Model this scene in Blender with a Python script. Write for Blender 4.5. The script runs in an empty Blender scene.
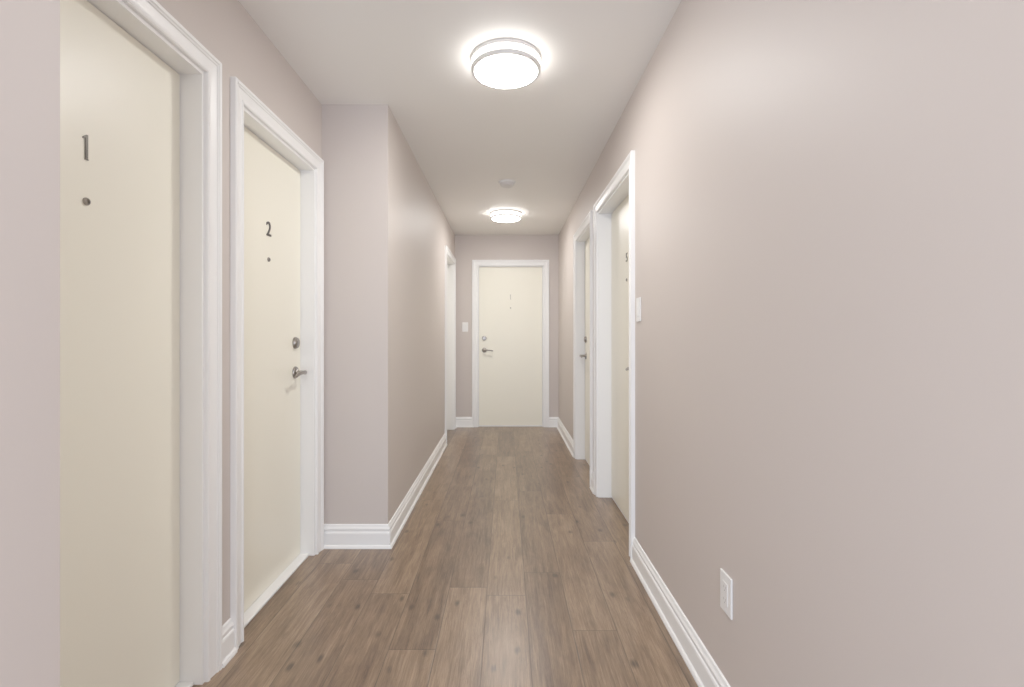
import bpy, bmesh, math
from mathutils import Vector, Matrix

scene = bpy.context.scene
col = scene.collection
scene.view_settings.view_transform = 'Standard'
scene.view_settings.look = 'None'
scene.view_settings.exposure = 0.70
scene.view_settings.gamma = 1.40

# ------------------------------------------------------------ dimensions
F = 483.0
CAMH = 1.15
CEIL = 2.40
XR = 0.655      # right wall face
XL = -1.0       # wide left wall face
XN = -0.64      # narrow left wall face
YJ = 2.62       # jog face
YF = 6.04       # end wall face
YB = -1.6       # wall behind the viewer
DH = 2.02       # door opening height
CW = 0.068      # casing width
REC = 0.10      # slab recess

def lin(c):
    c /= 255.0
    return c/12.92 if c <= 0.04045 else ((c+0.055)/1.055)**2.4
def rgb(r, g, b): return (lin(r), lin(g), lin(b), 1.0)

# ------------------------------------------------------------ materials
def paint(name, color, rough=0.5, var=0.03, bump=0.03, scale=220.0, spec=0.5):
    m = bpy.data.materials.new(name); m.use_nodes = True
    nt = m.node_tree; b = nt.nodes['Principled BSDF']
    tc = nt.nodes.new('ShaderNodeTexCoord')
    n1 = nt.nodes.new('ShaderNodeTexNoise'); n1.inputs['Scale'].default_value = 1.7
    n1.inputs['Detail'].default_value = 3
    nt.links.new(tc.outputs['Object'], n1.inputs['Vector'])
    mr = nt.nodes.new('ShaderNodeMapRange')
    mr.inputs['To Min'].default_value = 1-var; mr.inputs['To Max'].default_value = 1+var
    nt.links.new(n1.outputs['Fac'], mr.inputs['Value'])
    vm = nt.nodes.new('ShaderNodeVectorMath'); vm.operation = 'SCALE'
    vm.inputs[0].default_value = color[:3]
    nt.links.new(mr.outputs['Result'], vm.inputs['Scale'])
    nt.links.new(vm.outputs['Vector'], b.inputs['Base Color'])
    b.inputs['Roughness'].default_value = rough
    b.inputs['Specular IOR Level'].default_value = spec
    n2 = nt.nodes.new('ShaderNodeTexNoise'); n2.inputs['Scale'].default_value = scale
    nt.links.new(tc.outputs['Object'], n2.inputs['Vector'])
    bp = nt.nodes.new('ShaderNodeBump'); bp.inputs['Strength'].default_value = bump
    bp.inputs['Distance'].default_value = 0.002
    nt.links.new(n2.outputs['Fac'], bp.inputs['Height'])
    nt.links.new(bp.outputs['Normal'], b.inputs['Normal'])
    return m

M_WALL = paint('wall_paint', rgb(199, 188, 181), 0.52, 0.010, 0.06, spec=0.5)
M_CEIL = paint('ceiling_paint', rgb(240, 237, 232), 0.6, 0.01, 0.08)
M_TRIM = paint('trim_paint', rgb(247, 247, 246), 0.32, 0.008, 0.01)
M_DOOR = paint('door_paint', rgb(248, 244, 226), 0.36, 0.006, 0.03)
M_PLAST = paint('white_plastic', rgb(238, 237, 235), 0.35, 0.005, 0.0)
M_DET = paint('detector_plastic', rgb(218, 214, 210), 0.4, 0.005, 0.0)
M_RUB = paint('shaded_slot', rgb(150, 146, 142), 0.4, 0.01, 0.0)
def metal(name, c, r, met=1.0):
    m = paint(name, c, r, 0.04, 0.01, 400)
    m.node_tree.nodes['Principled BSDF'].inputs['Metallic'].default_value = met
    return m
M_NICK = metal('brushed_nickel', rgb(150, 144, 138), 0.3)
M_DIGIT = metal('aged_pewter', rgb(88, 84, 80), 0.35, 0.85)
M_PALE = metal('pale_nickel', rgb(172, 166, 154), 0.4, 0.3)
M_RING = metal('satin_ring', rgb(218, 215, 212), 0.4, 0.1)

def glow(name, strength):
    m = bpy.data.materials.new(name); m.use_nodes = True
    nt = m.node_tree; b = nt.nodes['Principled BSDF']
    b.inputs['Base Color'].default_value = (0.9, 0.89, 0.87, 1)
    b.inputs['Roughness'].default_value = 0.4
    b.inputs['Emission Color'].default_value = (1.0, 0.955, 0.905, 1)
    b.inputs['Emission Strength'].default_value = strength
    return m
M_GLOW = glow('lit_opal_glass', 42.0)
M_GLOW2 = glow('lit_opal_glass_side', 8.0)

def floor_mat():
    m = bpy.data.materials.new('vinyl_planks'); m.use_nodes = True
    nt = m.node_tree; N = nt.nodes; L = nt.links
    b = N['Principled BSDF']
    tc = N.new('ShaderNodeTexCoord')
    sp = N.new('ShaderNodeSeparateXYZ'); L.new(tc.outputs['Object'], sp.inputs[0])
    def math_(op, a, c=None):
        n = N.new('ShaderNodeMath'); n.operation = op
        for i, v in enumerate((a, c)):
            if v is None: continue
            if isinstance(v, (int, float)): n.inputs[i].default_value = v
            else: L.new(v, n.inputs[i])
        return n.outputs[0]
    W, LEN = 0.172, 1.22
    xs = math_('DIVIDE', math_('ADD', sp.outputs['X'], 0.085), W)
    ci = math_('FLOOR', xs); fx = math_('FRACT', xs)
    wn = N.new('ShaderNodeTexWhiteNoise'); wn.noise_dimensions = '1D'
    L.new(ci, wn.inputs['W'])
    ys = math_('ADD', math_('DIVIDE', sp.outputs['Y'], LEN), math_('MULTIPLY', wn.outputs['Value'], 7.3))
    ri = math_('FLOOR', ys); fy = math_('FRACT', ys)
    cv = N.new('ShaderNodeCombineXYZ'); L.new(ci, cv.inputs[0]); L.new(ri, cv.inputs[1])
    w2 = N.new('ShaderNodeTexWhiteNoise'); w2.noise_dimensions = '3D'
    L.new(cv.outputs[0], w2.inputs['Vector'])
    rnd = w2.outputs['Value']
    # grain coordinates, different on every plank
    def grain(sx, sy, detail, rough, dist, k):
        gv = N.new('ShaderNodeCombineXYZ')
        L.new(math_('ADD', math_('MULTIPLY', sp.outputs['X'], sx), math_('MULTIPLY', rnd, 31.0*k)), gv.inputs[0])
        L.new(math_('ADD', math_('MULTIPLY', sp.outputs['Y'], sy), math_('MULTIPLY', rnd, 17.0*k)), gv.inputs[1])
        L.new(math_('MULTIPLY', rnd, 9.0), gv.inputs[2])
        n = N.new('ShaderNodeTexNoise'); n.inputs['Scale'].default_value = 1.0
        n.inputs['Detail'].default_value = detail; n.inputs['Roughness'].default_value = rough
        n.inputs['Distortion'].default_value = dist
        L.new(gv.outputs[0], n.inputs['Vector'])
        return n.outputs['Fac']
    g1 = grain(30, 2.6, 9, 0.78, 0.6, 1)    # broad figure
    g2 = grain(210, 7.0, 8, 0.8, 0.3, 2)    # fine streaks
    g3 = grain(8, 3.6, 4, 0.6, 0.6, 3)      # cloudy patches
    f = math_('ADD', math_('MULTIPLY', g1, 0.44), math_('ADD', math_('MULTIPLY', g2, 0.42), math_('MULTIPLY', g3, 0.18)))
    f = math_('ADD', f, math_('MULTIPLY', math_('SUBTRACT', rnd, 0.66), 0.085))
    cr = N.new('ShaderNodeValToRGB')
    e = cr.color_ramp.elements
    e[0].position = 0.35; e[0].color = rgb(54, 38, 26)
    e[1].position = 0.66; e[1].color = rgb(164, 138, 111)
    x = cr.color_ramp.elements.new(0.43); x.color = rgb(90, 69, 51)
    x = cr.color_ramp.elements.new(0.52); x.color = rgb(122, 98, 75)
    L.new(f, cr.inputs['Fac'])
    # knots
    vo = N.new('ShaderNodeTexVoronoi'); vo.inputs['Scale'].default_value = 1.0
    kv = N.new('ShaderNodeCombineXYZ')
    L.new(math_('ADD', math_('MULTIPLY', sp.outputs['X'], 10.0), math_('MULTIPLY', g1, 0.4)), kv.inputs[0]); L.new(math_('MULTIPLY', sp.outputs['Y'], 4.6), kv.inputs[1])
    L.new(math_('MULTIPLY', rnd, 5.0), kv.inputs[2])
    L.new(kv.outputs[0], vo.inputs['Vector'])
    kn = N.new('ShaderNodeMapRange'); kn.inputs['From Min'].default_value = 0.06; kn.inputs['From Max'].default_value = 0.15
    kn.inputs['To Min'].default_value = 0.35; kn.inputs['To Max'].default_value = 1.0
    L.new(vo.outputs['Distance'], kn.inputs['Value'])
    # seams
    ex = math_('MINIMUM', fx, math_('SUBTRACT', 1.0, fx))
    ey = math_('MINIMUM', fy, math_('SUBTRACT', 1.0, fy))
    ex = math_('MULTIPLY', ex, W); ey = math_('MULTIPLY', ey, LEN)
    ed = math_('MINIMUM', ex, ey)
    sm = N.new('ShaderNodeMapRange'); sm.inputs['From Min'].default_value = 0.0006; sm.inputs['From Max'].default_value = 0.0028
    sm.inputs['To Min'].default_value = 0.42; sm.inputs['To Max'].default_value = 1.0
    L.new(ed, sm.inputs['Value'])
    sc = N.new('ShaderNodeVectorMath'); sc.operation = 'SCALE'
    L.new(cr.outputs['Color'], sc.inputs[0]); L.new(math_('MULTIPLY', sm.outputs[0], kn.outputs[0]), sc.inputs['Scale'])
    L.new(sc.outputs[0], b.inputs['Base Color'])
    rr = N.new('ShaderNodeMapRange'); rr.inputs['To Min'].default_value = 0.22; rr.inputs['To Max'].default_value = 0.40
    L.new(g2, rr.inputs['Value']); L.new(rr.outputs[0], b.inputs['Roughness'])
    bp = N.new('ShaderNodeBump'); bp.inputs['Strength'].default_value = 0.22; bp.inputs['Distance'].default_value = 0.002
    L.new(math_('ADD', math_('MULTIPLY', g2, 0.4), sm.outputs[0]), bp.inputs['Height'])
    L.new(bp.outputs[0], b.inputs['Normal'])
    return m
M_FLOOR = floor_mat()

# ------------------------------------------------------------ mesh helpers
def finish(name, bm, mat, parent=None, smooth=False, bevel=0, label=None):
    bmesh.ops.recalc_face_normals(bm, faces=bm.faces)
    me = bpy.data.meshes.new(name); bm.to_mesh(me); bm.free()
    ob = bpy.data.objects.new(name, me); me.materials.append(mat)
    col.objects.link(ob)
    if smooth:
        for p in me.polygons: p.use_smooth = True
        me.set_sharp_from_angle(angle=math.radians(35))
    if bevel:
        md = ob.modifiers.new('bevel', 'BEVEL'); md.width = bevel; md.segments = 3; md.limit_method = 'ANGLE'
    if parent: ob.parent = parent
    if label: ob['label'] = label
    return ob
def addbox(bm, x0, x1, y0, y1, z0, z1):
    r = bmesh.ops.create_cube(bm, size=1)
    bmesh.ops.scale(bm, verts=r['verts'], vec=(abs(x1-x0), abs(y1-y0), abs(z1-z0)))
    bmesh.ops.translate(bm, verts=r['verts'], vec=((x0+x1)/2, (y0+y1)/2, (z0+z1)/2))
def structure(ob, label, cat):
    ob['kind'] = 'structure'; ob['label'] = label; ob['category'] = cat
    return ob
def boxes(name, lst, mat, label, cat, bevel=0):
    bm = bmesh.new()
    for b_ in lst: addbox(bm, *b_)
    return structure(finish(name, bm, mat, bevel=bevel), label, cat)
def lathe(bm, prof, seg=64, M=Matrix()):
    """prof: list (r,z); revolve about local z"""
    rings = []
    for r, z in prof:
        if r < 1e-6: rings.append([bm.verts.new(M @ Vector((0, 0, z)))])
        else: rings.append([bm.verts.new(M @ Vector((r*math.cos(2*math.pi*i/seg), r*math.sin(2*math.pi*i/seg), z))) for i in range(seg)])
    for a, b_ in zip(rings, rings[1:]):
        for i in range(seg):
            j = (i+1) % seg
            if len(a) == 1 and len(b_) == 1: continue
            if len(a) == 1: bm.faces.new((a[0], b_[i], b_[j]))
            elif len(b_) == 1: bm.faces.new((a[i], b_[0], a[j]))
            else: bm.faces.new((a[i], b_[i], b_[j], a[j]))

# ------------------------------------------------------------ shell
T = 0.2
OPEN = {  # wall openings
    'd1': (0.86, 1.60), 'd2': (1.82, 2.53), 'c': (5.12, 5.88),
    'a': (2.52, 3.43), 'b': (3.70, 4.48), 'f': (-0.355, 0.47)}

def wall_run(name, face, back, y0, y1, openings, label):
    lst = []; y = y0
    for a, b_ in openings:
        lst.append((face, back, y, a, 0, CEIL)); lst.append((face, back, a, b_, DH, CEIL)); y = b_
    lst.append((face, back, y, y1, 0, CEIL))
    return boxes(name, lst, M_WALL, label, 'wall')

wall_run('wall_right', XR, XR+T, YB, YF+T, [OPEN['a'], OPEN['b']], 'greige satin painted corridor wall with two doors')
wall_run('wall_left', XL, XL-T, 0.70, YJ, [OPEN['d1'], OPEN['d2']], 'greige painted wall holding doors one and two')
wall_run('wall_left_inner', XN, XN-T, YJ, YF+T, [OPEN['c']], 'greige painted wall beyond the corridor jog')
boxes('wall_jog', [(XL-T, XN-T, YJ, YJ+0.12, 0, CEIL)], M_WALL, 'short greige wall return where corridor narrows', 'wall')
boxes('wall_left_near', [(XL-T, -0.65, YB, 0.704, 0, CEIL)], M_WALL, 'greige wall corner beside the first door', 'wall')
boxes('wall_end', [(XN, OPEN['f'][0], YF, YF+T, 0, CEIL), (OPEN['f'][0], OPEN['f'][1], YF, YF+T, DH, CEIL),
                   (OPEN['f'][1], XR, YF, YF+T, 0, CEIL)], M_WALL, 'greige end wall around the closed door', 'wall')
boxes('wall_back', [(-0.65, XR, YB-T, YB, 0, CEIL)], M_WALL, 'greige wall closing the corridor', 'wall')
boxes('floor', [(XL-T, XR+T, YB-T, YF+T, -0.1, 0)], M_FLOOR, 'brown grey oak look vinyl plank floor', 'floor')
boxes('ceiling', [(XL-T, XR+T, YB-T, YF+T, CEIL, CEIL+0.1)], M_CEIL, 'plain off-white painted ceiling', 'ceiling')

# ------------------------------------------------------------ frames: local (s along wall, n out of wall, z)
class Frame:
    def __init__(s, o, sv, nv): s.o = Vector(o); s.s = Vector(sv); s.n = Vector(nv)
    def p(s, a, n, z): return s.o + s.s*a + s.n*n + Vector((0, 0, z))
FR = {'right': Frame((XR, 0, 0), (0, 1, 0), (-1, 0, 0)),
      'left': Frame((XL, 0, 0), (0, 1, 0), (1, 0, 0)),
      'inner': Frame((XN, 0, 0), (0, 1, 0), (1, 0, 0)),
      'end': Frame((0, YF, 0), (1, 0, 0), (0, -1, 0))}

CASING = [(0, 0), (0, .012), (.004, .015), (.010, .015), (.013, .011), (.018, .011), (.044, .015), (.047, .019),
          (.050, .019), (.053, .016), (.056, .021), (.064, .022), (CW, .019), (CW, 0)]
def casing(fr, a, b_, idx, label):
    bm = bmesh.new()
    rows = []
    for (sx, sz, px, pz) in ((a, 0, -1, 0), (a, DH, -1, 1), (b_, DH, 1, 1), (b_, 0, 1, 0)):
        rows.append([bm.verts.new(fr.p(sx+px*u, v, sz+pz*u)) for u, v in CASING])
    for r0, r1 in zip(rows, rows[1:]):
        for i in range(len(CASING)):
            j = (i+1) % len(CASING)
            bm.faces.new((r0[i], r0[j], r1[j], r1[i]))
    bm.faces.new(rows[0]); bm.faces.new(rows[-1][::-1])
    structure(finish('trim_%d' % idx, bm, M_TRIM), label, 'door casing')
def lbox(bm, fr, a0, a1, n0, n1, z0, z1):
    vs = [bm.verts.new(fr.p(x, n, z)) for z in (z0, z1) for n in (n0, n1) for x in (a0, a1)]
    for f in ((0, 1, 3, 2), (4, 6, 7, 5), (0, 4, 5, 1), (2, 3, 7, 6), (0, 2, 6, 4), (1, 5, 7, 3)):
        bm.faces.new([vs[i] for i in f])
JT = 0.012
def jamb(fr, a, b_, idx, rec):
    bm = bmesh.new()
    lbox(bm, fr, a, a+JT, -T+0.01, 0.001, 0, DH)
    lbox(bm, fr, b_-JT, b_, -T+0.01, 0.001, 0, DH)
    lbox(bm, fr, a+JT, b_-JT, -T+0.01, 0.001, DH-JT, DH)
    structure(finish('trim_%d' % idx, bm, M_TRIM), 'white painted door jamb lining', 'door jamb')
def sill(fr, a, b_, idx, rec, ext):
    bm = bmesh.new()
    lbox(bm, fr, a+JT, b_-JT, -rec-0.05, -rec+ext, 0.0, 0.012)
    structure(finish('trim_%d' % idx, bm, M_TRIM, bevel=0.004), 'low white door threshold strip', 'threshold')

def sweep(bm, pts, radii, seg=14, flat=1.0):
    """tube through pts"""
    rings = []
    n = len(pts)
    for i, p in enumerate(pts):
        d = (pts[min(i+1, n-1)] - pts[max(i-1, 0)]).normalized()
        up = Vector((0, 0, 1))
        s = d.cross(up).normalized(); u = s.cross(d)
        r = radii[i]
        rings.append([bm.verts.new(p + s*math.cos(t)*r*flat + u*math.sin(t)*r) for t in [2*math.pi*k/seg for k in range(seg)]])
    for a, b_ in zip(rings, rings[1:]):
        for k in range(seg):
            bm.faces.new((a[k], a[(k+1) % seg], b_[(k+1) % seg], b_[k]))
    bm.faces.new(rings[0][::-1]); bm.faces.new(rings[-1])

def make_number(ch, fr, s, z, n, h, right_sign, mat):
    """right_sign: +1 if viewer's right (facing the door) is +s"""
    if ch == '1':
        bm = bmesh.new()
        pts = [(-.07, -.5), (.09, -.5), (.09, -.47), (.06, -.46), (.06, .5), (.0, .5), (-.16, .38), (-.16, .31), (-.06, .36), (-.06, -.46), (-.07, -.47)]
        poly = [(x*h, y*h) for x, y in pts]
        lo = [bm.verts.new(fr.p(s+x*right_sign, n, z+y)) for x, y in poly]
        hi = [bm.verts.new(fr.p(s+x*right_sign, n+0.003, z+y)) for x, y in poly]
        bm.faces.new(lo[::-1]); bm.faces.new(hi)
        for i in range(len(lo)):
            j = (i+1) % len(lo); bm.faces.new((lo[i], lo[j], hi[j], hi[i]))
        ob = finish('door_number', bm, mat)
    else:
        cu = bpy.data.curves.new('tmp', 'FONT'); cu.body = ch; cu.offset = 0.004
        cu.size = 1.0; cu.extrude = 0.05
        to = bpy.data.objects.new('tmp', cu); col.objects.link(to)
        dg = bpy.context.evaluated_depsgraph_get()
        me = bpy.data.meshes.new_from_object(to.evaluated_get(dg))
        bpy.data.objects.remove(to)
        xs = [v.co.x for v in me.vertices]; ys = [v.co.y for v in me.vertices]
        cx = (min(xs)+max(xs))/2; cy = (min(ys)+max(ys))/2; k = h/(max(ys)-min(ys))
        for v in me.vertices:
            v.co = fr.p(s+(v.co.x-cx)*k*right_sign, n+0.002+v.co.z*0.04, z+(v.co.y-cy)*k)
        bm = bmesh.new(); bm.from_mesh(me); bpy.data.meshes.remove(me)
        bmesh.ops.remove_doubles(bm, verts=bm.verts, dist=1e-5)
        ob = finish('door_number', bm, mat)
    ob['label'] = '%s metal house number %s' % ('pale' if mat is M_PALE else 'grey pewter', ch)
    return ob

def door(idx, fr, a, b_, rec, latch, right_sign, num, label, nmat, backset=0.07, reach=0.112):
    """latch: +1 at high s end, -1 at low s end"""
    mid = (a+b_)/2
    emp = bpy.data.objects.new('door_%d' % idx, None); col.objects.link(emp)
    emp.empty_display_size = 0.1
    emp.location = fr.p(mid, -rec, 0.0)
    structure(emp, label, 'door')
    inv = Matrix.Translation(-emp.location)
    parts = []
    bm = bmesh.new()
    lbox(bm, fr, a+JT+0.003, b_-JT-0.003, -rec-0.044, -rec, 0.014, DH-JT-0.003)
    parts.append(finish('door_panel', bm, M_DOOR, bevel=0.002))
    def axis(s, z, n=-rec):
        m = Matrix.Identity(4)
        t = fr.s; w = fr.n; u = w.cross(t)
        o = fr.p(s, n, z)
        for i in range(3):
            m[i][0] = t[i]; m[i][1] = u[i]; m[i][2] = w[i]; m[i][3] = o[i]
        return m
    sl = (b_-JT-backset) if latch > 0 else (a+JT+backset)
    d = -latch
    bm = bmesh.new()
    lathe(bm, [(0, 0), (.031, 0), (.031, .004), (.028, .009), (.014, .012), (.011, .016), (.0105, .050), (0, .050)], 32, axis(sl, 0.96))
    q = reach/0.112
    pts = [fr.p(sl-d*0.008, -rec+.051, .96), fr.p(sl+d*0.01, -rec+.055, .961), fr.p(sl+d*0.04*q, -rec+.057, .963), fr.p(sl+d*0.075*q, -rec+.057, .960), fr.p(sl+d*0.105*q, -rec+.056, .953), fr.p(sl+d*.112*q, -rec+.055, .951)]
    sweep(bm, pts, [.011, .0115, .0095, .009, .008, .005], 14, 0.7)
    parts.append(finish('lever_handle', bm, M_NICK, smooth=True, label='brushed nickel lever handle with round rose'))
    bm = bmesh.new()
    lathe(bm, [(0, 0), (.030, 0), (.030, .006), (.026, .014), (.020, .017), (.0195, .0155), (.012, .0155), (.012, .018), (0, .018)], 32, axis(sl, 1.11))
    bmesh.ops.create_cube(bm, size=1, matrix=axis(sl, 1.11) @ Matrix.Translation((0, 0, .0185)) @ Matrix.Diagonal((.002, .010, .002, 1)))
    parts.append(finish('deadbolt', bm, M_NICK, smooth=True, label='round brushed nickel deadbolt cylinder'))
    bm = bmesh.new()
    lathe(bm, [(0, 0), (.010, 0), (.010, .003), (.008, .006), (.006, .006), (.005, .002), (0, .0025)], 24, axis(mid, 1.49))
    parts.append(finish('peephole', bm, M_PALE if nmat is M_PALE else M_NICK, smooth=True, label='small round nickel door viewer'))
    if num: parts.append(make_number(num, fr, mid, 1.628, -rec, 0.064 if num != '5' else 0.055, right_sign, nmat))
    for p in parts:
        p.data.transform(inv)
        p.parent = emp
    return emp

specs = [
    (1, 'left', 'd1', 0.07, -1, 1, '1', 'cream flush door numbered one in white casing', M_DIGIT, .07, .112),
    (2, 'left', 'd2', 0.07, 1, 1, '2', 'cream flush door numbered two with nickel lever', M_DIGIT, .07, .112),
    (3, 'inner', 'c', REC, -1, 1, None, 'cream flush door past the corridor jog', M_DIGIT, .07, .112),
    (4, 'end', 'f', 0.035, -1, 1, '1', 'cream flush door closing the corridor end', M_PALE, .07, .112),
    (5, 'right', 'b', 0.075, 1, -1, None, 'cream flush door near the corridor end', M_DIGIT, .07, .112),
    (6, 'right', 'a', 0.09, -1, -1, '5', 'cream flush door next to the light switch', M_DIGIT, .10, .14),
]
ti = 1
for i, fk, ok, rec, latch, rs, num, lab, nm, bs, rch in specs:
    a, b_ = OPEN[ok]; fr = FR[fk]
    casing(fr, a, b_, ti, 'white moulded casing around a cream door'); ti += 1
    jamb(fr, a, b_, ti, rec); ti += 1
    sill(fr, a, b_, ti, rec, {'left': 0.045, 'end': 0.01}.get(fk, -0.002)); ti += 1
    door(i, fr, a, b_, rec, latch, rs, num, lab, nm, bs, rch)

# ------------------------------------------------------------ baseboards
BP = [(0, 0), (.026, 0), (.026, .006), (.022, .014), (.016, .018), (.016, .078), (.014, .084), (.010, .087), (.010, .094), (.013, .098), (.013, .104), (.008, .112), (.005, .122), (0, .125)]
def baseboard(name, pts, label):
    """pts: xy polyline on the wall face; room lies to the LEFT of travel"""
    bm = bmesh.new(); P = [Vector((x, y)) for x, y in pts]; rows = []
    for i, p in enumerate(P):
        ns = []
        if i > 0: d = (P[i]-P[i-1]).normalized(); ns.append(Vector((-d.y, d.x)))
        if i < len(P)-1: d = (P[i+1]-P[i]).normalized(); ns.append(Vector((-d.y, d.x)))
        n = ns[0] if len(ns) == 1 else (ns[0]+ns[1])/(1+ns[0].dot(ns[1]))
        rows.append([bm.verts.new((p.x+n.x*u, p.y+n.y*u, z)) for u, z in BP])
    for r0, r1 in zip(rows, rows[1:]):
        for i in range(len(BP)):
            j = (i+1) % len(BP); bm.faces.new((r0[i], r0[j], r1[j], r1[i]))
    bm.faces.new(rows[0]); bm.faces.new(rows[-1][::-1])
    structure(finish(name, bm, M_TRIM), label, 'baseboard')
o = OPEN
baseboard('baseboard_right', [(XR, YB), (XR, o['a'][0]-CW)], 'white moulded baseboard along greige wall')
baseboard('baseboard_right_middle', [(XR, o['a'][1]+CW), (XR, o['b'][0]-CW)], 'short white baseboard between two door casings')
baseboard('baseboard_right_end', [(XR, o['b'][1]+CW), (XR, YF), (o['f'][1]+CW, YF)], 'white baseboard wrapping the corridor end corner')
baseboard('baseboard_end_left', [(o['f'][0]-CW, YF), (XN, YF), (XN, o['c'][1]+CW)], 'short white baseboard beside the end door')
baseboard('baseboard_left', [(XN, o['c'][0]-CW), (XN, YJ), (XL, YJ)], 'white baseboard wrapping the jog corner')
baseboard('baseboard_left_middle', [(XL, o['d2'][0]-CW), (XL, o['d1'][1]+CW)], 'short white baseboard between doors one and two')
baseboard('baseboard_left_near', [(-0.65, 0.70), (-0.65, YB)], 'white baseboard on the near wall')

# ------------------------------------------------------------ ceiling lights
def ceiling_light(x, y):
    e = bpy.data.objects.new('ceiling_light', None); col.objects.link(e)
    e.location = (x, y, CEIL); e.empty_display_size = 0.1
    e['category'] = 'ceiling light'; e['label'] = 'round flush mount ceiling light with two satin bands, lit'
    e['group'] = 'corridor ceiling lights'
    R = 0.157
    def part(n, prof, mat, lab=None):
        bm = bmesh.new(); lathe(bm, prof, 96); ob = finish(n, bm, mat, e, smooth=True)
        if lab: ob['label'] = lab
        return ob
    part('mounting_plate', [(0, 0), (R-.012, 0), (R-.012, -.008), (0, -.008)], M_PLAST, 'white metal mounting plate')
    part('band', [(R-.010, -.001), (R, -.001), (R+.001, -.003), (R+.001, -.015), (R, -.017), (R-.010, -.017), (R-.010, -.001)], M_RING, 'satin metal upper band')
    part('band', [(R-.012, -.043), (R, -.043), (R+.001, -.045), (R+.001, -.058), (R, -.060), (R-.014, -.060), (R-.014, -.058), (R-.012, -.043)], M_RING, 'satin metal lower band')
    part('side_diffuser', [(R-.011, -.0175), (R-.004, -.0175), (R-.004, -.0425), (R-.011, -.0425), (R-.011, -.0175)], M_GLOW2, 'glowing white side glass between the bands')
    part('diffuser', [(0, -.046), (R-.0145, -.046), (R-.0145, -.058), (R-.03, -.063), (R*.6, -.068), (R*.3, -.0705), (0, -.071)], M_GLOW, 'glowing white opal diffuser')
    return e
ceiling_light(0.0, 2.19)
ceiling_light(0.0, 4.95)
ceiling_light(0.0, -0.50)  # unseen extra fixture behind the camera, added to brighten the near side walls

e = bpy.data.objects.new('smoke_detector', None); col.objects.link(e)
e.location = (0.01, 3.95, CEIL); e['category'] = 'smoke detector'; e['label'] = 'small round white smoke detector on the ceiling'
bm = bmesh.new(); lathe(bm, [(0, 0), (.070, 0), (.070, -.010), (.066, -.012), (0, -.012)], 48); finish('base', bm, M_PLAST, e, smooth=True)
bm = bmesh.new(); lathe(bm, [(0, -.012), (.060, -.012), (.059, -.020), (.055, -.027), (.048, -.034), (.036, -.040), (.018, -.043), (0, -.044)], 48); finish('cover', bm, M_DET, e, smooth=True)

# ------------------------------------------------------------ wall plates
def plate(name, fr, s, z, cat, label, kind):
    e = bpy.data.objects.new(name, None); col.objects.link(e)
    e.location = fr.p(s, 0, z); e['category'] = cat; e['label'] = label
    o_ = fr.p(s, 0, z)
    def mk(n, l, mat, bev):
        bm = bmesh.new(); lbox(bm, fr, *l)
        ob = finish(n, bm, mat, bevel=bev); ob.data.transform(Matrix.Translation(-o_)); ob.parent = e
    mk('cover_plate', (s-.036, s+.036, 0, .006, z-.059, z+.059), M_PLAST, .003)
    if kind == 'switch':
        mk('rocker', (s-.0165, s+.0165, .006, .010, z-.033, z+.033), M_PLAST, .002)
    else:
        mk('receptacle', (s-.0165, s+.0165, .006, .0078, z-.033, z+.033), M_PLAST, .0008)
        for dz in (-.018, .018):
            mk('slot', (s-.0072, s-.0058, .0077, .0080, z+dz-.003, z+dz+.005), M_RUB, 0)
            mk('slot', (s+.0058, s+.0072, .0077, .0080, z+dz-.003, z+dz+.004), M_RUB, 0)
            mk('slot', (s-.002, s+.002, .0077, .0080, z+dz-.010, z+dz-.007), M_RUB, 0)
    mk('screw', (s-.003, s+.003, .006, .0068, z+.047, z+.053), M_PLAST, .001)
    mk('screw', (s-.003, s+.003, .006, .0068, z-.053, z-.047), M_PLAST, .001)
plate('light_switch', FR['right'], 2.375, 1.275, 'light switch', 'white rocker light switch beside a door casing', 'switch')
plate('light_switch', FR['end'], -0.51, 1.25, 'light switch', 'white rocker light switch beside the end door', 'switch')
plate('wall_outlet', FR['right'], 1.43, 0.385, 'wall outlet', 'white power outlet low on the greige wall', 'outlet')

# ------------------------------------------------------------ lights
def area(loc, rot, sx, sy, power, color):
    l = bpy.data.lights.new('area', 'AREA'); l.shape = 'RECTANGLE'; l.size = sx; l.size_y = sy
    l.energy = power; l.color = color
    ob = bpy.data.objects.new('daylight_lamp', l); ob.location = loc; ob.rotation_euler = rot
    col.objects.link(ob)
# daylight from behind, angled a little towards the right-hand wall
area((-0.05, -1.5, 1.10), (math.radians(90), 0, math.radians(-14)), 1.0, 1.8, 30, (0.68, 0.80, 1.0))

w = bpy.data.worlds.new('World'); scene.world = w; w.use_nodes = True
w.node_tree.nodes['Background'].inputs[0].default_value = (0.8, 0.85, 1, 1)
w.node_tree.nodes['Background'].inputs[1].default_value = 0.3

# ------------------------------------------------------------ camera
cd = bpy.data.cameras.new('camera'); cam = bpy.data.objects.new('camera', cd); col.objects.link(cam)
cam.location = (0, 0, CAMH); cam.rotation_euler = (math.radians(90), 0, 0)
cd.sensor_width = 36; cd.lens = F/1024*36
cd.shift_x = 6/1024; cd.shift_y = -8.5/1024
cd.clip_start = 0.02
scene.camera = cam
